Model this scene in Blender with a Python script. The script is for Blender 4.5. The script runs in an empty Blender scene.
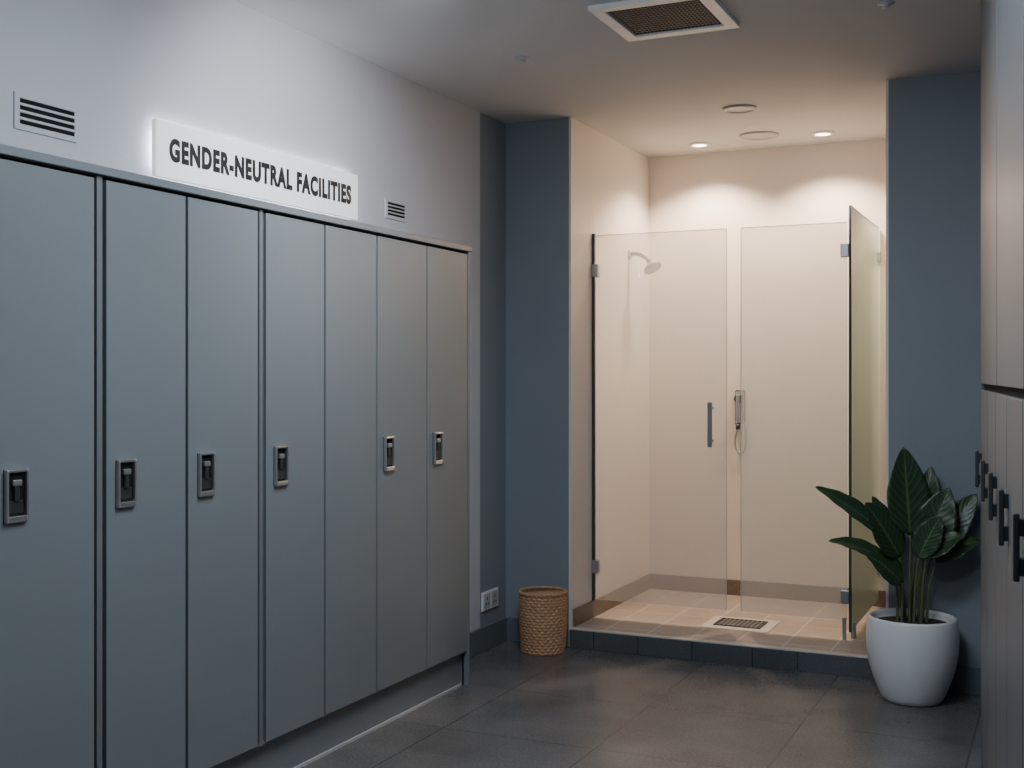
import bpy, bmesh, math, random
from mathutils import Vector, Matrix
random.seed(4)
S = bpy.context.scene
COL = S.collection

# ------------------------------------------------------------ materials
def mat(name, col, rough=0.5, metal=0.0, var=0.0, vscale=8.0, bump=0.0, bscale=60.0, coat=0.0, emis=None, estr=0.0, spec=0.5):
    m = bpy.data.materials.new(name); m.use_nodes = True
    nt = m.node_tree; b = nt.nodes["Principled BSDF"]
    b.inputs["Base Color"].default_value = (*col, 1)
    b.inputs["Roughness"].default_value = rough
    b.inputs["Metallic"].default_value = metal
    b.inputs["Specular IOR Level"].default_value = spec
    if coat: b.inputs["Coat Weight"].default_value = coat
    if emis:
        b.inputs["Emission Color"].default_value = (*emis, 1)
        b.inputs["Emission Strength"].default_value = estr
    tc = nt.nodes.new("ShaderNodeTexCoord")
    if var > 0:
        n = nt.nodes.new("ShaderNodeTexNoise"); n.inputs["Scale"].default_value = vscale
        n.inputs["Detail"].default_value = 5
        nt.links.new(tc.outputs["Object"], n.inputs["Vector"])
        r = nt.nodes.new("ShaderNodeMix"); r.data_type = 'RGBA'
        r.inputs[6].default_value = (*[c*(1-var) for c in col], 1)
        r.inputs[7].default_value = (*[min(1, c*(1+var)) for c in col], 1)
        nt.links.new(n.outputs["Fac"], r.inputs[0]); nt.links.new(r.outputs[2], b.inputs["Base Color"])
    if bump > 0:
        n2 = nt.nodes.new("ShaderNodeTexNoise"); n2.inputs["Scale"].default_value = bscale
        nt.links.new(tc.outputs["Object"], n2.inputs["Vector"])
        bp = nt.nodes.new("ShaderNodeBump"); bp.inputs["Strength"].default_value = bump
        bp.inputs["Distance"].default_value = 0.003
        nt.links.new(n2.outputs["Fac"], bp.inputs["Height"]); nt.links.new(bp.outputs["Normal"], b.inputs["Normal"])
    return m

def tile_mat(name, c1, c2, grout, w, h, mortar, rough, off=(0, 0, 0), bump=0.3, speck=0.15, offset=0.0):
    m = bpy.data.materials.new(name); m.use_nodes = True
    nt = m.node_tree; b = nt.nodes["Principled BSDF"]
    tc = nt.nodes.new("ShaderNodeTexCoord")
    mp = nt.nodes.new("ShaderNodeMapping"); mp.inputs["Location"].default_value = off
    nt.links.new(tc.outputs["Object"], mp.inputs["Vector"])
    br = nt.nodes.new("ShaderNodeTexBrick")
    br.offset = offset; br.inputs["Scale"].default_value = 1
    br.inputs["Brick Width"].default_value = w; br.inputs["Row Height"].default_value = h
    br.inputs["Mortar Size"].default_value = mortar; br.inputs["Mortar Smooth"].default_value = 0.2
    br.inputs["Color1"].default_value = (*c1, 1); br.inputs["Color2"].default_value = (*c2, 1)
    br.inputs["Mortar"].default_value = (*grout, 1)
    nt.links.new(mp.outputs[0], br.inputs["Vector"])
    n = nt.nodes.new("ShaderNodeTexNoise"); n.inputs["Scale"].default_value = 90; n.inputs["Detail"].default_value = 6
    nt.links.new(tc.outputs["Object"], n.inputs["Vector"])
    n3 = nt.nodes.new("ShaderNodeTexNoise"); n3.inputs["Scale"].default_value = 3; n3.inputs["Detail"].default_value = 4
    nt.links.new(tc.outputs["Object"], n3.inputs["Vector"])
    ad = nt.nodes.new("ShaderNodeMath"); ad.operation = 'ADD'
    nt.links.new(n.outputs["Fac"], ad.inputs[0]); nt.links.new(n3.outputs["Fac"], ad.inputs[1])
    mr = nt.nodes.new("ShaderNodeMapRange"); mr.inputs[1].default_value = 0.6; mr.inputs[2].default_value = 1.4
    mr.inputs[3].default_value = 1-speck; mr.inputs[4].default_value = 1+speck
    nt.links.new(ad.outputs[0], mr.inputs[0])
    mu = nt.nodes.new("ShaderNodeVectorMath"); mu.operation = 'SCALE'
    nt.links.new(br.outputs["Color"], mu.inputs[0]); nt.links.new(mr.outputs[0], mu.inputs["Scale"])
    nt.links.new(mu.outputs[0], b.inputs["Base Color"])
    b.inputs["Roughness"].default_value = rough
    inv = nt.nodes.new("ShaderNodeMath"); inv.operation = 'MULTIPLY_ADD'
    inv.inputs[1].default_value = -1.0
    nt.links.new(br.outputs["Fac"], inv.inputs[0])
    sc = nt.nodes.new("ShaderNodeMath"); sc.operation = 'MULTIPLY'; sc.inputs[1].default_value = 0.25
    nt.links.new(n.outputs["Fac"], sc.inputs[0]); nt.links.new(sc.outputs[0], inv.inputs[2])
    bp = nt.nodes.new("ShaderNodeBump"); bp.inputs["Strength"].default_value = bump; bp.inputs["Distance"].default_value = 0.002
    nt.links.new(inv.outputs[0], bp.inputs["Height"]); nt.links.new(bp.outputs["Normal"], b.inputs["Normal"])
    return m

def glass_mat(name, tint, haze_col, haze, gloss_rough=0.03, ior=1.3):
    m = bpy.data.materials.new(name); m.use_nodes = True
    nt = m.node_tree; nt.nodes.clear()
    out = nt.nodes.new("ShaderNodeOutputMaterial")
    tr = nt.nodes.new("ShaderNodeBsdfTransparent"); tr.inputs[0].default_value = (*tint, 1)
    df = nt.nodes.new("ShaderNodeBsdfDiffuse"); df.inputs[0].default_value = (*haze_col, 1)
    tl = nt.nodes.new("ShaderNodeBsdfTranslucent"); tl.inputs[0].default_value = (*haze_col, 1)
    mh = nt.nodes.new("ShaderNodeMixShader"); mh.inputs[0].default_value = 0.6
    nt.links.new(df.outputs[0], mh.inputs[1]); nt.links.new(tl.outputs[0], mh.inputs[2])
    m1 = nt.nodes.new("ShaderNodeMixShader"); m1.inputs[0].default_value = haze
    nt.links.new(tr.outputs[0], m1.inputs[1]); nt.links.new(mh.outputs[0], m1.inputs[2])
    gl = nt.nodes.new("ShaderNodeBsdfGlossy"); gl.inputs["Roughness"].default_value = gloss_rough
    fr = nt.nodes.new("ShaderNodeFresnel"); fr.inputs[0].default_value = ior
    m2 = nt.nodes.new("ShaderNodeMixShader")
    nt.links.new(fr.outputs[0], m2.inputs[0]); nt.links.new(m1.outputs[0], m2.inputs[1]); nt.links.new(gl.outputs[0], m2.inputs[2])
    nt.links.new(m2.outputs[0], out.inputs[0])
    return m

M_wall = mat("wall_light_paint", (0.50, 0.508, 0.55), 0.75, var=0.03, vscale=3, bump=0.15, bscale=120)
M_ceil = mat("ceiling_paint", (0.56, 0.555, 0.55), 0.85, var=0.02, vscale=2, bump=0.1, bscale=90)
M_blue = mat("wall_blue_paint", (0.215, 0.250, 0.288), 0.6, var=0.04, vscale=3, bump=0.15, bscale=120)
M_cream = mat("shower_wall_cream", (0.76, 0.685, 0.635), 0.45, var=0.03, vscale=2, bump=0.05, bscale=20)
M_floor = tile_mat("floor_slate_tile", (0.110, 0.107, 0.109), (0.126, 0.122, 0.123), (0.062, 0.061, 0.062), 0.62, 0.62, 0.003, 0.25, off=(0.936, 0.30, 0), speck=0.42, bump=0.5)
M_sfloor = tile_mat("shower_floor_tile", (0.38, 0.305, 0.265), (0.43, 0.35, 0.305), (0.60, 0.53, 0.47), 0.22, 0.22, 0.0045, 0.35, off=(0.1, 0.1, 0), speck=0.2)
M_curb = tile_mat("curb_slate_tile", (0.075, 0.086, 0.102), (0.09, 0.102, 0.117), (0.03, 0.03, 0.035), 0.5, 0.5, 0.003, 0.4, off=(0.12, 0.2, 0.3), speck=0.35)
M_brown = mat("brown_base_tile", (0.165, 0.125, 0.10), 0.45, var=0.35, vscale=60)
M_base = mat("baseboard_paint", (0.12, 0.142, 0.165), 0.45, var=0.05)
M_trim = mat("cream_trim", (0.60, 0.55, 0.50), 0.4, var=0.03)
M_lock = mat("locker_paint", (0.178, 0.198, 0.215), 0.36, var=0.03, vscale=5, bump=0.05, bscale=200)
M_lockf = mat("locker_frame_paint", (0.145, 0.162, 0.176), 0.45, var=0.03)
M_lockr = mat("tall_locker_paint", (0.095, 0.106, 0.118), 0.40, var=0.03, spec=0.35)
M_dark = mat("dark_gap", (0.012, 0.013, 0.015), 0.8, var=0.1, spec=0.1)
M_chrome = mat("chrome", (0.75, 0.76, 0.78), 0.22, 0.9, var=0.03)
M_steel = mat("brushed_steel", (0.42, 0.43, 0.45), 0.35, 0.8, var=0.05, vscale=40)
M_gun = mat("dark_metal", (0.06, 0.064, 0.07), 0.35, 0.5, var=0.08)
M_white = mat("white_plastic", (0.75, 0.75, 0.75), 0.4, var=0.02)
M_grey = mat("vent_grey", (0.45, 0.45, 0.46), 0.5, var=0.02)
M_sign = mat("sign_white", (0.86, 0.87, 0.88), 0.4, var=0.01, emis=(0.95, 0.97, 1.0), estr=0.40)  # emission added so the sign face reads brighter
M_signglow = mat("sign_glow_spill", (0.9, 0.9, 0.9), 0.5, emis=(0.90, 0.95, 1.0), estr=28.0)  # added glow box behind the sign, spills light onto the wall
M_text = mat("sign_text_black", (0.012, 0.012, 0.014), 0.5, var=0.05)
M_pot = mat("white_ceramic", (0.74, 0.75, 0.77), 0.28, var=0.02, coat=0.3)
M_soil = mat("soil", (0.03, 0.02, 0.014), 0.95, var=0.5, vscale=60, bump=1.0, bscale=80)
M_stem = mat("plant_stem", (0.10, 0.14, 0.06), 0.5, var=0.3, vscale=30)
M_wick = mat("wicker", (0.48, 0.27, 0.15), 0.6, var=0.35, vscale=50, bump=0.4, bscale=150)
M_emit = mat("downlight_lens", (1, 0.9, 0.75), 0.5, emis=(1, 0.84, 0.62), estr=12)
M_glass = glass_mat("shower_glass", (0.965, 0.965, 0.965), (0.84, 0.825, 0.805), 0.28, 0.05)
M_glassg = glass_mat("shower_glass_green", (0.86, 0.95, 0.90), (0.80, 0.88, 0.80), 0.50, 0.08, 1.10)
M_gedge = mat("glass_edge_green", (0.02, 0.055, 0.055), 0.15, var=0.1)
M_gedgel = mat("glass_edge_light", (0.62, 0.62, 0.56), 0.2, var=0.05)

def leaf_material():
    m = bpy.data.materials.new("leaf_green"); m.use_nodes = True
    nt = m.node_tree; b = nt.nodes["Principled BSDF"]
    uv = nt.nodes.new("ShaderNodeTexCoord")
    sp = nt.nodes.new("ShaderNodeSeparateXYZ"); nt.links.new(uv.outputs["UV"], sp.inputs[0])
    a = nt.nodes.new("ShaderNodeMath"); a.operation = 'SUBTRACT'; a.inputs[1].default_value = 0.5
    nt.links.new(sp.outputs[0], a.inputs[0])
    ab = nt.nodes.new("ShaderNodeMath"); ab.operation = 'ABSOLUTE'; nt.links.new(a.outputs[0], ab.inputs[0])
    k = nt.nodes.new("ShaderNodeMath"); k.operation = 'MULTIPLY_ADD'; k.inputs[1].default_value = -0.55
    nt.links.new(ab.outputs[0], k.inputs[0]); nt.links.new(sp.outputs[1], k.inputs[2])
    s = nt.nodes.new("ShaderNodeMath"); s.operation = 'MULTIPLY'; s.inputs[1].default_value = 62
    nt.links.new(k.outputs[0], s.inputs[0])
    sn = nt.nodes.new("ShaderNodeMath"); sn.operation = 'SINE'; nt.links.new(s.outputs[0], sn.inputs[0])
    mr = nt.nodes.new("ShaderNodeMapRange"); mr.inputs[1].default_value = 0.75; mr.inputs[2].default_value = 1.0; mr.inputs[4].default_value = 0.6
    nt.links.new(sn.outputs[0], mr.inputs[0])
    mid = nt.nodes.new("ShaderNodeMath"); mid.operation = 'LESS_THAN'; mid.inputs[1].default_value = 0.03
    nt.links.new(ab.outputs[0], mid.inputs[0])
    mx = nt.nodes.new("ShaderNodeMath"); mx.operation = 'MAXIMUM'
    nt.links.new(mr.outputs[0], mx.inputs[0]); nt.links.new(mid.outputs[0], mx.inputs[1])
    c = nt.nodes.new("ShaderNodeMix"); c.data_type = 'RGBA'
    c.inputs[6].default_value = (0.022, 0.052, 0.024, 1); c.inputs[7].default_value = (0.085, 0.14, 0.055, 1)
    nt.links.new(mx.outputs[0], c.inputs[0]); nt.links.new(c.outputs[2], b.inputs["Base Color"])
    b.inputs["Roughness"].default_value = 0.38
    bp = nt.nodes.new("ShaderNodeBump"); bp.inputs["Strength"].default_value = 0.15; bp.inputs["Distance"].default_value = 0.002
    nt.links.new(sn.outputs[0], bp.inputs["Height"]); nt.links.new(bp.outputs["Normal"], b.inputs["Normal"])
    return m
M_leaf = leaf_material()

# ------------------------------------------------------------ mesh helpers
def obj_from_bm(name, bm, m, smooth=False):
    me = bpy.data.meshes.new(name); bm.normal_update(); bm.to_mesh(me); bm.free()
    o = bpy.data.objects.new(name, me); COL.objects.link(o)
    for mm in (m if isinstance(m, (list, tuple)) else [m]): me.materials.append(mm)
    if smooth:
        for p in me.polygons: p.use_smooth = True
    return o

def box(name, x0, x1, y0, y1, z0, z1, m, bevel=0.0, seg=2):
    bm = bmesh.new(); bmesh.ops.create_cube(bm, size=1)
    for v in bm.verts:
        v.co = Vector(((x0+x1)/2+v.co.x*(x1-x0), (y0+y1)/2+v.co.y*(y1-y0), (z0+z1)/2+v.co.z*(z1-z0)))
    if bevel > 0:
        bmesh.ops.bevel(bm, geom=bm.edges[:], offset=bevel, segments=seg, affect='EDGES', profile=0.5)
    return obj_from_bm(name, bm, m)

def cyl(name, p0, p1, r, m, seg=32, r2=None, smooth=True):
    p0 = Vector(p0); p1 = Vector(p1); d = p1-p0
    bm = bmesh.new()
    bmesh.ops.create_cone(bm, cap_ends=True, segments=seg, radius1=r, radius2=r if r2 is None else r2, depth=d.length)
    q = d.to_track_quat('Z', 'Y').to_matrix().to_4x4()
    bmesh.ops.transform(bm, matrix=Matrix.Translation((p0+p1)/2) @ q, verts=bm.verts)
    o = obj_from_bm(name, bm, m)
    if smooth:
        for p in o.data.polygons: p.use_smooth = len(p.vertices) == 4
    return o

def tube(name, pts, rad, m, seg=10, sub=8):
    pts = [Vector(p) for p in pts]
    P = []
    n = len(pts)
    for i in range(n-1):
        a = pts[max(i-1, 0)]; b = pts[i]; c = pts[i+1]; d = pts[min(i+2, n-1)]
        for k in range(sub):
            t = k/sub
            P.append(0.5*((2*b)+(-a+c)*t+(2*a-5*b+4*c-d)*t*t+(-a+3*b-3*c+d)*t**3))
    P.append(pts[-1])
    bm = bmesh.new(); rings = []
    N = len(P)
    ref = Vector((0.31, 0.77, 0.2)).normalized()
    for i, p in enumerate(P):
        tdir = (P[min(i+1, N-1)]-P[max(i-1, 0)]).normalized()
        u = (ref-tdir*ref.dot(tdir)).normalized(); ref = u; w = tdir.cross(u)
        r = rad if not isinstance(rad, (tuple, list)) else rad[0]+(rad[1]-rad[0])*i/(N-1)
        rings.append([bm.verts.new(p+(u*math.cos(2*math.pi*j/seg)+w*math.sin(2*math.pi*j/seg))*r) for j in range(seg)])
    for i in range(N-1):
        for j in range(seg):
            bm.faces.new((rings[i][j], rings[i][(j+1) % seg], rings[i+1][(j+1) % seg], rings[i+1][j]))
    bm.faces.new(rings[0][::-1]); bm.faces.new(rings[-1])
    return obj_from_bm(name, bm, m, True)

def lathe(name, prof, c, m, seg=64):
    bm = bmesh.new(); rings = []
    for r, z in prof:
        rings.append([bm.verts.new((c[0]+r*math.cos(2*math.pi*j/seg), c[1]+r*math.sin(2*math.pi*j/seg), c[2]+z)) for j in range(seg)])
    for i in range(len(rings)-1):
        for j in range(seg):
            bm.faces.new((rings[i][j], rings[i][(j+1) % seg], rings[i+1][(j+1) % seg], rings[i+1][j]))
    bm.faces.new(rings[0][::-1]); bm.faces.new(rings[-1])
    bmesh.ops.recalc_face_normals(bm, faces=bm.faces[:])
    return obj_from_bm(name, bm, m, True)

def join(name, parts, origin=None):
    bpy.ops.object.select_all(action='DESELECT')
    for p in parts: p.select_set(True)
    bpy.context.view_layer.objects.active = parts[0]
    if len(parts) > 1: bpy.ops.object.join()
    o = bpy.context.view_layer.objects.active
    o.name = name; o.data.name = name
    if origin is not None:
        origin = Vector(origin)
        o.data.transform(Matrix.Translation(-origin)); o.location = origin
    return o

# ------------------------------------------------------------ room shell
H = 2.65
XL = -2.61; YB = 5.52; XS0 = -2.25; XS1 = -0.72; YS = 6.75; YR = 5.42; XR = 0.62; YF = -1.6
box("floor", XL-0.1, XR+0.1, YF-0.1, YS+0.1, -0.1, 0, M_floor)
box("ceiling", XL-0.1, XR+0.1, YF-0.1, YS+0.1, H, H+0.1, M_ceil)
box("wall_left", XL-0.1, XL, YF-0.1, 5.226, 0, H, M_wall)
box("wall_left_blue", XL-0.1, XL, 5.226, YB, 0, H, M_blue)
box("wall_back_left", XL-0.1, XS0-0.012, YB, YS+0.1, 0, H, M_blue)
box("wall_shower_left", XS0-0.012, XS0, YB+0.004, YS, 0, H, M_cream)
box("wall_shower_back", XS0-0.012, XS1+0.012, YS, YS+0.1, 0, H, M_cream)
box("wall_shower_right", XS1, XS1+0.012, YR+0.004, YS, 0, H, M_cream)
box("wall_back_right", XS1+0.012, XR+0.1, YR, YS+0.1, 0, H, M_blue)
box("wall_right", XR, XR+0.1, YF-0.1, YR, 0, H, M_wall)
box("wall_front", XL, XR, YF-0.1, YF, 0, H, M_wall)

box("baseboard_left", XL, XL+0.014, 4.66, YB-0.014, 0, 0.12, M_base, 0.003)
box("baseboard_back_left", XL, XS0-0.012, YB-0.014, YB, 0, 0.12, M_base, 0.003)
box("baseboard_back_right", XS1+0.012, XR, YR-0.012, YR, 0, 0.12, M_base, 0.003)

# shower tray
ZP = 0.095
box("shower_platform_floor", XS0, XS1, 5.53, YS, 0, ZP, M_sfloor)
parts = []
x = XS0; cols = [0.36, 0.56, 0.61]
for w in cols:
    parts.append(box("t", x+0.0015, x+w-0.0015, 5.50, 5.53, 0, ZP-0.005, M_curb, 0.002)); x += w
parts.append(box("t", XS0, XS1, 5.503, 5.53, 0, ZP-0.008, M_dark))
parts.append(box("t", XS0, XS1, 5.499, 5.538, ZP-0.005, ZP+0.002, M_trim, 0.002))
join("shower_curb", parts)
box("baseboard_shower_left", XS0, XS0+0.012, 5.55, YS-0.012, ZP, ZP+0.088, M_brown, 0.002)
box("baseboard_shower_back", XS0, XS1, YS-0.012, YS, ZP, ZP+0.088, M_brown, 0.002)
box("baseboard_shower_right", XS1-0.012, XS1, 5.55, YS-0.012, ZP, ZP+0.088, M_brown, 0.002)

# drain
dx, dy = -1.50, 5.96
parts = [box("d", dx-0.17, dx+0.17, dy-0.15, dy+0.15, ZP, ZP+0.004, M_trim, 0.0015),
         box("d", dx-0.115, dx+0.115, dy-0.085, dy+0.085, ZP+0.002, ZP+0.006, M_dark)]
for s in (-1, 1):
    parts.append(box("d", dx-0.12, dx+0.12, dy+s*0.085-0.005, dy+s*0.085+0.005, ZP+0.003, ZP+0.009, M_gun, 0.001))
    parts.append(box("d", dx+s*0.115-0.005, dx+s*0.115+0.005, dy-0.085, dy+0.085, ZP+0.003, ZP+0.009, M_gun, 0.001))
for i in range(9):
    xx = dx-0.092+i*0.023
    parts.append(box("d", xx-0.004, xx+0.004, dy-0.08, dy+0.08, ZP+0.004, ZP+0.008, M_steel))
for i in range(5):
    yy = dy-0.055+i*0.0275
    parts.append(box("d", dx-0.11, dx+0.11, yy-0.004, yy+0.004, ZP+0.004, ZP+0.008, M_steel))
join("shower_drain", parts)

# ------------------------------------------------------------ left lockers
XF = -2.37
def locker_bank():
    parts = []
    y_start = 0.35; y_end = 4.64
    ztop = 1.92; zb = 0.15
    parts.append(box("c", XL+0.001, XF-0.022, y_start, y_end, zb, ztop-0.02, M_lockf))
    parts.append(box("c", XL+0.001, XF+0.012, y_start-0.01, y_end+0.006, ztop-0.024, ztop, M_lock, 0.002))
    parts.append(box("c", XF-0.03, XF+0.002, y_end-0.014, y_end+0.002, 0.0, ztop-0.024, M_lock, 0.002))
    parts.append(box("c", XL+0.001, XF-0.02, y_end-0.014, y_end+0.002, 0.0, ztop-0.024, M_lock))
    parts.append(box("c", XL+0.001, XF-0.035, y_start, y_end-0.014, 0, zb, M_lock))
    parts.append(box("c", XF-0.035, XF-0.028, y_start, y_end-0.014, 0, 0.010, M_grey))
    parts.append(box("c", XF-0.024, XF-0.006, y_start, y_end-0.014, zb, zb+0.012, M_lockf))
    edges = [(0.385, 0.725), (0.727, 1.075), (1.11, 1.42), (1.422, 1.745), (1.778, 2.075), (2.08, 2.431), (2.464, 2.797), (2.797, 3.145), (3.177, 3.523), (3.523, 3.872), (3.872, 4.261), (4.261, 4.626)]
    for a, b in edges:
        parts.append(box("door", XF-0.02, XF, a+0.006, b-0.006, zb+0.006, ztop-0.034, M_lock, 0.0015))
    for a, b in ((2.431, 2.464), (3.145, 3.177), (1.075, 1.11), (1.745, 1.778)):
        parts.append(box("post", XF-0.024, XF-0.002, a+0.006, b-0.006, zb, ztop-0.024, M_lockf, 0.002))
    parts.append(box("gap", XF-0.0235, XF-0.014, y_start, y_end-0.014, zb+0.01, ztop-0.026, M_dark))
    zc = 1.055
    for y in (0.8, 1.5, 2.159, 2.540, 2.879, 3.258, 3.953, 4.346):
        w = 0.036; h = 0.066; t = 0.008
        parts.append(box("pl", XF-0.001, XF+0.002, y-w, y+w, zc-h, zc+h, M_dark))
        parts.append(box("f", XF, XF+0.012, y-w, y-w+t, zc-h, zc+h, M_steel, 0.0025))
        parts.append(box("f", XF, XF+0.012, y+w-t, y+w, zc-h, zc+h, M_steel, 0.0025))
        parts.append(box("f", XF, XF+0.012, y-w+t-0.002, y+w-t+0.002, zc+h-t, zc+h, M_chrome, 0.0025))
        parts.append(box("f", XF, XF+0.012, y-w+t-0.002, y+w-t+0.002, zc-h, zc-h+t*2.0, M_chrome, 0.0025))
        parts.append(box("p", XF+0.001, XF+0.004, y-w+0.013, y+w-0.013, zc-h+0.022, zc-0.012, M_gun, 0.001))
        parts.append(box("p", XF+0.001, XF+0.011, y-0.014, y+0.014, zc+0.024, zc+0.040, M_steel, 0.003))
        parts.append(box("p", XF+0.001, XF+0.009, y-0.008, y+0.008, zc-0.014, zc+0.026, M_gun, 0.003))
    return join("locker_bank", parts)
locker_bank()

# ------------------------------------------------------------ right tall lockers
def tall_lockers():
    parts = []
    L = 2.35; D = 0.44
    parts.append(box("c", 0.02, D, -L, 0, 0.0, H-0.003, M_lockr))
    parts.append(box("c", 0.0, 0.03, -0.014, 0.0, 0.0, H-0.003, M_lockr, 0.002))
    parts.append(box("g", 0.012, 0.0205, -L, -0.012, 0.1, H-0.01, M_dark))
    t = 0.016
    while t < L-0.3:
        a, b = -min(t+0.47, L), -t
        parts.append(box("door", 0.0, 0.018, a+0.005, b-0.005, 0.10, 1.308, M_lockr, 0.002))
        yh = b-0.05; z = 1.05
        parts.append(box("h", -0.020, -0.009, yh-0.018, yh+0.018, z-0.06, z+0.06, M_gun, 0.003))
        parts.append(box("h", -0.012, 0.002, yh-0.014, yh+0.014, z+0.02, z+0.05, M_gun))
        parts.append(box("h", -0.012, 0.002, yh-0.014, yh+0.014, z-0.05, z-0.02, M_gun))
        t += 0.474
    for a, b in ((0.016, 1.03), (1.03, 1.96), (1.96, L)):
        parts.append(box("door", 0.0, 0.018, -b+0.030, -a-0.004, 1.328, H-0.01, M_lockr, 0.002))
    o = join("tall_locker_bank", parts)
    o.location = (-0.259, 4.238, 0); o.rotation_euler = (0, 0, math.radians(5.6))
tall_lockers()

# ------------------------------------------------------------ sign
bpy.ops.object.text_add()
t = bpy.context.object
t.data.body = "GENDER-NEUTRAL FACILITIES"; t.data.size = 0.1; t.data.offset = 0.0052; t.data.extrude = 0.001
t.data.space_character = 1.16
bpy.context.view_layer.update()
t.data.materials.append(M_text)
bpy.ops.object.convert(target='MESH')
t = bpy.context.object
xs = [v.co.x for v in t.data.vertices]; ys = [v.co.y for v in t.data.vertices]
sx = 1.055/(max(xs)-min(xs)); sy = 0.076/(max(ys)-min(ys))
R = Matrix.Rotation(math.radians(90), 4, 'Z') @ Matrix.Rotation(math.radians(90), 4, 'X')
t.data.transform(Matrix.Translation((XL+0.0355, 2.955, 2.033)) @ R @ Matrix.Diagonal((sx, sy, 1, 1)) @ Matrix.Translation((-min(xs), -min(ys), 0)))
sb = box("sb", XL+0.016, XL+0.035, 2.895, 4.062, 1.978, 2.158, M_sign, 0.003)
s2 = box("sb", XL-0.002, XL+0.0165, 2.925, 4.035, 2.008, 2.130, M_signglow)
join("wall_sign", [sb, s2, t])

def wall_vent(y0, y1, z0, z1, n, fr, nm):
    ps = [box("v", XL-0.002, XL+0.005, y0, y1, z0, z1, fr, 0.0015)]
    iy0 = y0+0.018; iy1 = y1-0.012
    zz0 = z0+0.012; zz1 = z1-0.012; st = (zz1-zz0)/n
    for i in range(n):
        za = zz0+i*st+st*0.22
        ps.append(box("v", XL+0.003, XL+0.0056, iy0, iy1, za, za+st*0.56, M_dark))
        ps.append(box("v", XL+0.004, XL+0.010, iy0, iy1, za+st*0.56, za+st*0.68, M_grey))
    join(nm, ps)
wall_vent(2.372, 2.60, 2.03, 2.132, 4, M_wall, "wall_vent")
wall_vent(4.325, 4.495, 2.022, 2.107, 4, M_wall, "wall_vent")

# double socket
yc, zc = 5.326, 0.242
ps = [box("s", XL-0.002, XL+0.010, yc-0.088, yc+0.088, zc-0.046, zc+0.046, M_white, 0.003)]
for s in (-1, 1):
    ps.append(box("s", XL+0.009, XL+0.012, yc+s*0.042-0.034, yc+s*0.042+0.034, zc-0.036, zc+0.036, M_grey, 0.002))
    for a, b, hh, ww in ((0, 0.012, 0.006, 0.004), (-0.012, -0.014, 0.004, 0.006), (0.012, -0.014, 0.004, 0.006)):
        ps.append(box("s", XL+0.0115, XL+0.0126, yc+s*0.042+a-ww, yc+s*0.042+a+ww, zc+b-hh, zc+b+hh, M_dark))
join("power_socket", ps)

# ------------------------------------------------------------ ceiling fittings
ps = []
vx0, vx1, vy0, vy1 = -1.52, -1.09, 3.89, 4.32
z1 = H; z0 = H-0.016; fw = 0.045
ps.append(box("v", vx0, vx0+fw, vy0, vy1, z0, z1, M_white))
ps.append(box("v", vx1-fw, vx1, vy0, vy1, z0, z1, M_white))
ps.append(box("v", vx0+fw, vx1-fw, vy0, vy0+fw, z0, z1, M_white))
ps.append(box("v", vx0+fw, vx1-fw, vy1-fw, vy1, z0, z1, M_white))
ps.append(box("v", vx0+fw-0.005, vx1-fw+0.005, vy0+fw-0.005, vy1-fw+0.005, H-0.003, H, M_dark))
n = 24
for i in range(n):
    xx = vx0+fw+(vx1-vx0-2*fw)*(i+0.5)/n
    ps.append(box("v", xx-0.0015, xx+0.0015, vy0+fw, vy1-fw, H-0.008, H-0.002, M_gun))
for i in range(14):
    yy = vy0+fw+(vy1-vy0-2*fw)*(i+0.5)/14
    ps.append(box("v", vx0+fw, vx1-fw, yy-0.0015, yy+0.0015, H-0.010, H-0.002, M_gun))
join("ceiling_vent", ps)

def downlight(x, y):
    c = (x, y, H)
    ring = lathe("r", [(0.040, -0.001), (0.040, -0.010), (0.052, -0.010), (0.060, -0.005), (0.062, -0.0005), (0.062, 0)], c, M_white, 48)
    lens = cyl("l", (x, y, H-0.008), (x, y, H-0.001), 0.046, M_emit, 40)
    join("recessed_downlight", [ring, lens])
    ld = bpy.data.lights.new("downlight_spot", 'SPOT'); ld.energy = 84; ld.color = (1, 0.765, 0.555)
    ld.spot_size = math.radians(132); ld.spot_blend = 0.6; ld.shadow_soft_size = 0.035
    lo = bpy.data.objects.new("downlight_spot", ld); lo.location = (x, y, H-0.05); COL.objects.link(lo)
downlight(-1.858, 6.46); downlight(-1.178, 6.44)

def disc(name, x, y, r):
    join(name, [lathe("r", [(r, -0.0), (r, -0.005), (r*0.94, -0.010), (r*0.80, -0.012), (r*0.78, -0.008), (r*0.3, -0.009), (0.001, -0.009)], (x, y, H), M_grey, 48)])
disc("ceiling_speaker", -1.432, 5.678, 0.082)
disc("ceiling_speaker", -1.499, 6.355, 0.105)
def sprinkler(x, y):
    join("ceiling_sprinkler", [lathe("r", [(0.03, 0), (0.03, -0.003), (0.012, -0.006), (0.009, -0.012), (0.015, -0.014), (0.015, -0.017), (0.001, -0.017)], (x, y, H), M_grey, 24)])
sprinkler(-2.01, 4.41); sprinkler(-0.57, 4.30)

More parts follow.
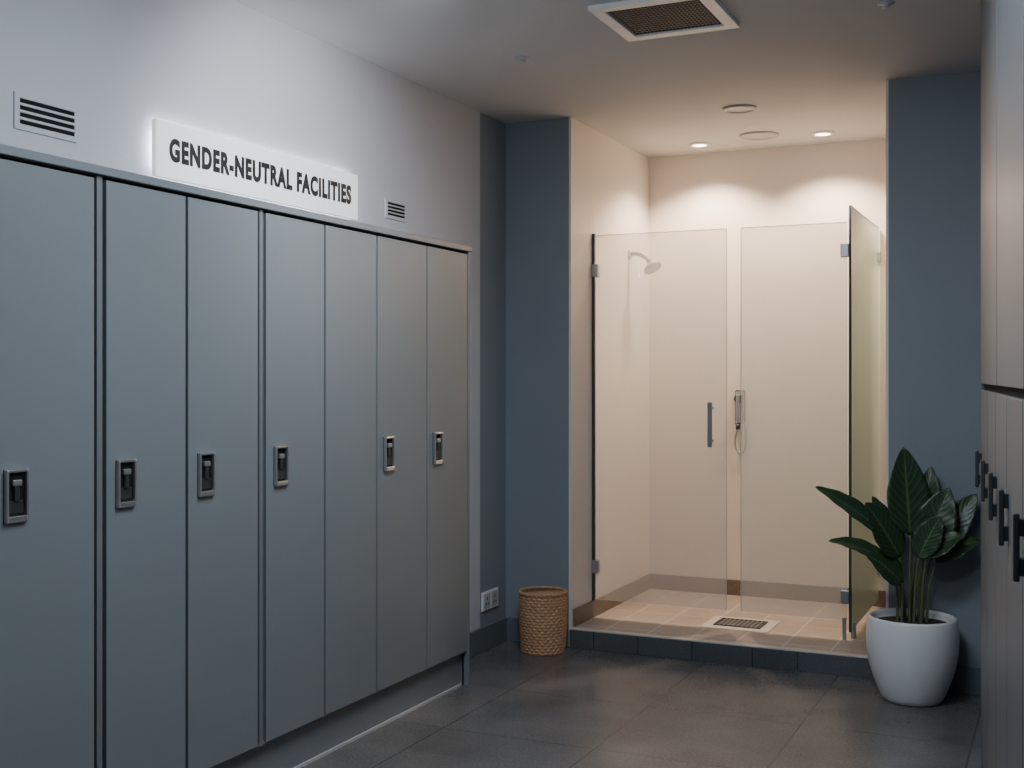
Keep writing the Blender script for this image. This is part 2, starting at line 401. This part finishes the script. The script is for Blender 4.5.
# ------------------------------------------------------------ glass enclosure
YG = 5.82; GB = 0.19; GT = 2.088
ps = [box("pane", XS0+0.012, -1.538, YG, YG+0.008, GB, GT, M_glass),
      box("edge", -1.538, -1.536, YG, YG+0.008, GB, GT, M_gedgel),
      box("edge", XS0+0.012, -1.536, YG, YG+0.008, GT, GT+0.002, M_gedgel),
      box("chan", XS0-0.001, XS0+0.014, YG-0.006, YG+0.014, ZP+0.088, GT+0.012, M_gun, 0.002)]
for z in (1.905, 0.36):
    ps.append(box("hinge", XS0+0.001, XS0+0.036, YG-0.014, YG+0.022, z-0.033, z+0.033, M_steel, 0.003))
hx = -1.61
ps += [box("h", hx-0.012, hx+0.012, YG-0.045, YG-0.033, 1.0, 1.225, M_steel, 0.004),
       cyl("h", (hx, YG-0.036, 1.03), (hx, YG+0.012, 1.03), 0.007, M_steel, 16),
       cyl("h", (hx, YG-0.036, 1.195), (hx, YG+0.012, 1.195), 0.007, M_steel, 16)]
join("glass_shower_door", ps)
XP = -0.935
ps = [box("pane", -1.463, XP-0.016, YG, YG+0.008, GB, GT, M_glass),
      box("edge", -1.465, -1.463, YG, YG+0.008, GB, GT, M_gedgel),
      box("edge", -1.465, XP-0.016, YG, YG+0.008, GT, GT+0.002, M_gedgel)]
for z in (1.955, 0.30):
    ps.append(box("clip", XP-0.045, XP-0.007, YG-0.012, YG+0.020, z-0.032, z+0.032, M_steel, 0.003))
ps.append(box("foot", XP-0.038, XP-0.020, YG-0.002, YG+0.010, ZP, GB+0.012, M_steel, 0.002))
join("glass_front_pane", ps)
ps = [box("pane", XP-0.004, XP+0.004, YG+0.002, YS-0.014, 0.14, 2.165, M_glassg),
      box("edge", XP-0.006, XP+0.006, YG-0.008, YG+0.002, 0.135, 2.168, M_gedge),
      box("edge", XP-0.004, XP+0.004, YG+0.002, YS-0.014, 2.165, 2.168, M_gedge)]
for z in (2.0, 0.30):
    ps.append(box("clip", XP-0.007, XP+0.014, YS-0.06, YS-0.0005, z-0.03, z+0.03, M_steel, 0.003))
ps.append(box("foot", XP-0.007, XP+0.012, YG+0.05, YG+0.10, ZP, 0.17, M_steel, 0.002))
join("glass_side_pane", ps)

# shower head
a = Vector((XS0, 6.40, 2.045))
ps = [cyl("e", a-Vector((0.002, 0, 0)), a+Vector((0.012, 0, 0)), 0.028, M_steel, 32),
      tube("arm", [a, a+Vector((0.05, 0, 0.000)), a+Vector((0.095, 0, -0.022)), a+Vector((0.115, 0, -0.040))], 0.011, M_gun)]
hd = Vector((0.5, -0.15, -0.84)).normalized()
b0 = a+Vector((0.115, 0, -0.040))
ps += [cyl("b", b0-hd*0.005, b0+hd*0.022, 0.015, M_gun, 24),
       cyl("cone", b0+hd*0.016, b0+hd*0.044, 0.018, M_steel, 32, r2=0.050),
       cyl("rim", b0+hd*0.044, b0+hd*0.058, 0.052, M_gun, 32),
       cyl("face", b0+hd*0.058, b0+hd*0.060, 0.044, M_gun, 32)]
join("shower_head", ps)

# shower mixer on back wall
hx = -1.70; yw = YS
ps = [box("plate", hx-0.030, hx+0.030, yw-0.014, yw+0.003, 1.075, 1.275, M_gun, 0.008),
      box("plate2", hx-0.024, hx+0.024, yw-0.020, yw-0.010, 1.083, 1.267, M_chrome, 0.006),
      cyl("boss", (hx, yw-0.01, 1.225), (hx, yw-0.055, 1.225), 0.024, M_gun, 24),
      box("lever", hx-0.011, hx+0.011, yw-0.065, yw-0.045, 1.10, 1.25, M_steel, 0.005),
      cyl("outlet", (hx-0.01, yw-0.02, 1.08), (hx-0.01, yw-0.02, 1.05), 0.012, M_gun, 20),
      tube("hose", [(hx-0.01, yw-0.02, 1.06), (hx-0.026, yw-0.02, 0.99), (hx-0.020, yw-0.02, 0.94), (hx+0.008, yw-0.02, 0.915), (hx+0.032, yw-0.02, 0.945), (hx+0.034, yw-0.02, 1.02), (hx+0.024, yw-0.012, 1.09)], 0.006, M_steel)]
join("shower_mixer", ps)

# ------------------------------------------------------------ wicker basket
def basket(cx, cy):
    HB = 0.292; rows = 20; nz = rows*6; nt = 288
    bm = bmesh.new(); rings = []
    for i in range(nz+1):
        z = HB*i/nz; f = i/nz
        R0 = 0.105+0.009*f+0.003*math.sin(math.pi*f)
        row = min(int(f*rows), rows-1); lf = f*rows-row
        ring = []
        for j in range(nt):
            th = 2*math.pi*j/nt
            b = abs(math.sin(math.pi*lf))**0.6
            ov = math.cos(24*th+math.pi*row)
            r = R0+0.0036*b*(1.0+0.75*ov)
            ring.append(bm.verts.new((cx+r*math.cos(th), cy+r*math.sin(th), z)))
        rings.append(ring)
    for i in range(nz):
        for j in range(nt):
            bm.faces.new((rings[i][j], rings[i][(j+1) % nt], rings[i+1][(j+1) % nt], rings[i+1][j]))
    bm.faces.new(rings[0][::-1])
    outer = obj_from_bm("o", bm, M_wick, True)
    inner = lathe("i", [(0.108, HB), (0.103, HB-0.01), (0.095, 0.02), (0.001, 0.02)], (cx, cy, 0), M_wick, 48)
    ps = [outer, inner]
    for k in range(2):
        pts = []
        for j in range(97):
            th = 2*math.pi*j/96
            rr = 0.114+0.003*math.sin(18*th+k*math.pi)
            pts.append((cx+rr*math.cos(th), cy+rr*math.sin(th), HB+0.003*math.cos(18*th+k*math.pi)))
        ps.append(tube("rim", pts, 0.0065, M_wick, 8, 2))
    join("wicker_basket", ps, (cx, cy, 0))
basket(-2.340, 5.38)

# ------------------------------------------------------------ potted plant
PX, PY = -0.587, 5.215
F = Vector((-0.4226, 0.9063, 0)); Rr = Vector((0.9063, 0.4226, 0)); U = Vector((0, 0, 1))
root = bpy.data.objects.new("potted_plant", None); root.location = (PX, PY, 0); COL.objects.link(root)
prof = [(0.001, 0.0), (0.105, 0.0), (0.118, 0.006), (0.130, 0.025), (0.156, 0.09), (0.174, 0.15), (0.184, 0.21), (0.186, 0.265), (0.184, 0.31), (0.179, 0.342), (0.176, 0.350), (0.170, 0.352), (0.165, 0.349), (0.163, 0.335), (0.162, 0.30), (0.001, 0.30)]
pot = lathe("pot", prof, (0, 0, 0), M_pot, 96); pot.parent = root
soil = lathe("soil", [(0.163, 0.30), (0.163, 0.318), (0.10, 0.326), (0.001, 0.33)], (0, 0, 0), M_soil, 48); soil.parent = root

def P(a, d, z): return Rr*(a/100)+F*(d/100)+U*(z/100)
def leaf(base, tip, w, arch=0.03, nrm=(0, 0), cup=0.25):
    b = P(*base); t = P(*tip)
    mid = (b+t)/2+U*arch
    n = 22; m = 10
    bm = bmesh.new(); uvl = bm.loops.layers.uv.new("UVMap")
    N0 = (-F*0.85+U*0.45+Rr*nrm[0]+U*nrm[1]).normalized()
    g = []
    for i in range(n+1):
        s = i/n
        c = b*(1-s)**2+mid*2*s*(1-s)+t*s*s
        T = ((mid-b)*(1-s)+(t-mid)*s).normalized()
        W = T.cross(N0).normalized(); Nn = W.cross(T).normalized()
        ww = w/100*0.5*(math.sin(math.pi*min(1, s**0.82))**0.70)*(1-0.22*s)*1.25
        if i == n: ww = 0.0004
        if i == 0: ww = 0.002
        row = []
        for j in range(m+1):
            v = (j/m-0.5)*2
            off = W*(v*ww)+Nn*(abs(v)**1.4*ww*cup)+Nn*(0.0018*math.sin(s*26+v*1.5)*abs(v))
            row.append((bm.verts.new(c+off), (j/m, s)))
        g.append(row)
    for i in range(n):
        for j in range(m):
            q = [g[i][j], g[i][j+1], g[i+1][j+1], g[i+1][j]]
            f = bm.faces.new([k[0] for k in q])
            for lp, k in zip(f.loops, q): lp[uvl].uv = k[1]
    o = obj_from_bm("leaf", bm, M_leaf, True)
    md = o.modifiers.new("t", 'SOLIDIFY'); md.thickness = 0.001
    o.parent = root
    return o
def stem(start, base, r=(0.007, 0.0035)):
    s = P(*start); e = P(*base)
    m1 = s+(e-s)*0.5+U*0.03-Rr*((e-s).dot(Rr)*0.22)
    o = tube("stem", [s, m1, e], r, M_stem, 8, 8); o.parent = root

L = [
 ((-1, 0, 31), (-1, -1, 69), (-2.5, 3, 105.5), 16.5, 0.0, (0.05, -0.3), 0.15),
 ((1, 3, 31), (5, 5, 70), (11.5, 9, 97), 11, 0.0, (-0.4, 0), 0.25),
 ((3, 1, 31), (4, -2, 61), (15, -2, 89), 15, 0.01, (-0.2, 0.1), 0.18),
 ((5, 2, 31), (9, 1, 61), (28, 2, 86), 12, 0.01, (-0.1, 0.2), 0.18),
 ((6, 0, 31), (9, -3, 58), (28.5, -3, 66.5), 9, 0.045, (0, 0.6), 0.25),
 ((-3, 2, 31), (-9, 3, 68), (-40, 2, 89), 9.5, 0.03, (0.2, 0.4), 0.18),
 ((-4, -1, 31), (-6, -3, 60), (-21, -5, 83), 15, 0.02, (0.2, 0.2), 0.15),
 ((-6, 0, 31), (-9, -3, 56), (-36, -4, 67), 8, 0.05, (0.1, 0.7), 0.25),
 ((-5, -2, 31), (-6, -6, 50), (-22, -9, 62), 12, 0.025, (0.1, 0.3), 0.18),
 ((3, -2, 31), (4, -6, 61), (18, -9, 70), 9, 0.03, (0, 0.5), 0.25),
 ((0, -2, 31), (1, -5, 60), (9, -9, 78), 10, 0.02, (-0.2, 0.2), 0.2),
 ((-2, 3, 31), (-4, 6, 62), (-13, 12, 84), 9, 0.01, (0.3, 0), 0.25),
 ((2, 3, 31), (9, 6, 60), (20, 9, 79), 10, 0.02, (0, 0.2), 0.2),
]
for st, b, tp, w, ar, nr, cu in L:
    stem(st, b); leaf(b, tp, w, ar, nr, cu)

# ------------------------------------------------------------ lights
def area(name, loc, size, sy, energy, col):
    ld = bpy.data.lights.new(name, 'AREA'); ld.shape = 'RECTANGLE'; ld.size = size; ld.size_y = sy
    ld.energy = energy; ld.color = col
    o = bpy.data.objects.new(name, ld); o.location = loc; COL.objects.link(o)
    return o
area("room_fill_area", (-1.15, 2.85, H-0.02), 0.9, 0.6, 42, (0.80, 0.905, 1.0))  # added unseen area lamp, cool overall light for the room
def fill_point(x, y, e):  # added point fill without a fixture, brightens the ceiling and room
    ld = bpy.data.lights.new("ceiling_fill_point", 'POINT'); ld.energy = e; ld.color = (0.88, 0.94, 1.0); ld.shadow_soft_size = 0.12
    o = bpy.data.objects.new("ceiling_fill_point", ld); o.location = (x, y, 2.35); COL.objects.link(o)
fill_point(-0.75, 1.9, 30)
def spot(name, loc, target, e, col, ang, blend=0.8, soft=0.06):
    ld = bpy.data.lights.new(name, 'SPOT'); ld.energy = e; ld.color = col
    ld.spot_size = math.radians(ang); ld.spot_blend = blend; ld.shadow_soft_size = soft
    o = bpy.data.objects.new(name, ld); o.location = loc; COL.objects.link(o)
    o.rotation_euler = (Vector(target)-Vector(loc)).to_track_quat('-Z', 'Y').to_euler()
spot("sign_spot", (-1.55, 3.30, H-0.05), (-2.61, 3.65, 1.98), 62, (0.93, 0.965, 1.0), 96, 1.0, 0.03)

w = bpy.data.worlds.new("world"); S.world = w; w.use_nodes = True
w.node_tree.nodes["Background"].inputs[0].default_value = (0.5, 0.55, 0.6, 1)
w.node_tree.nodes["Background"].inputs[1].default_value = 0.3

# ------------------------------------------------------------ camera
cd = bpy.data.cameras.new("camera"); cam = bpy.data.objects.new("camera", cd); COL.objects.link(cam)
cd.sensor_width = 36; cd.lens = 36*1190/1024; cd.shift_y = -7/1024
cam.location = (0, 0, 1.35); cam.rotation_euler = (math.radians(90), 0, math.radians(25))
cd.clip_start = 0.05
S.camera = cam
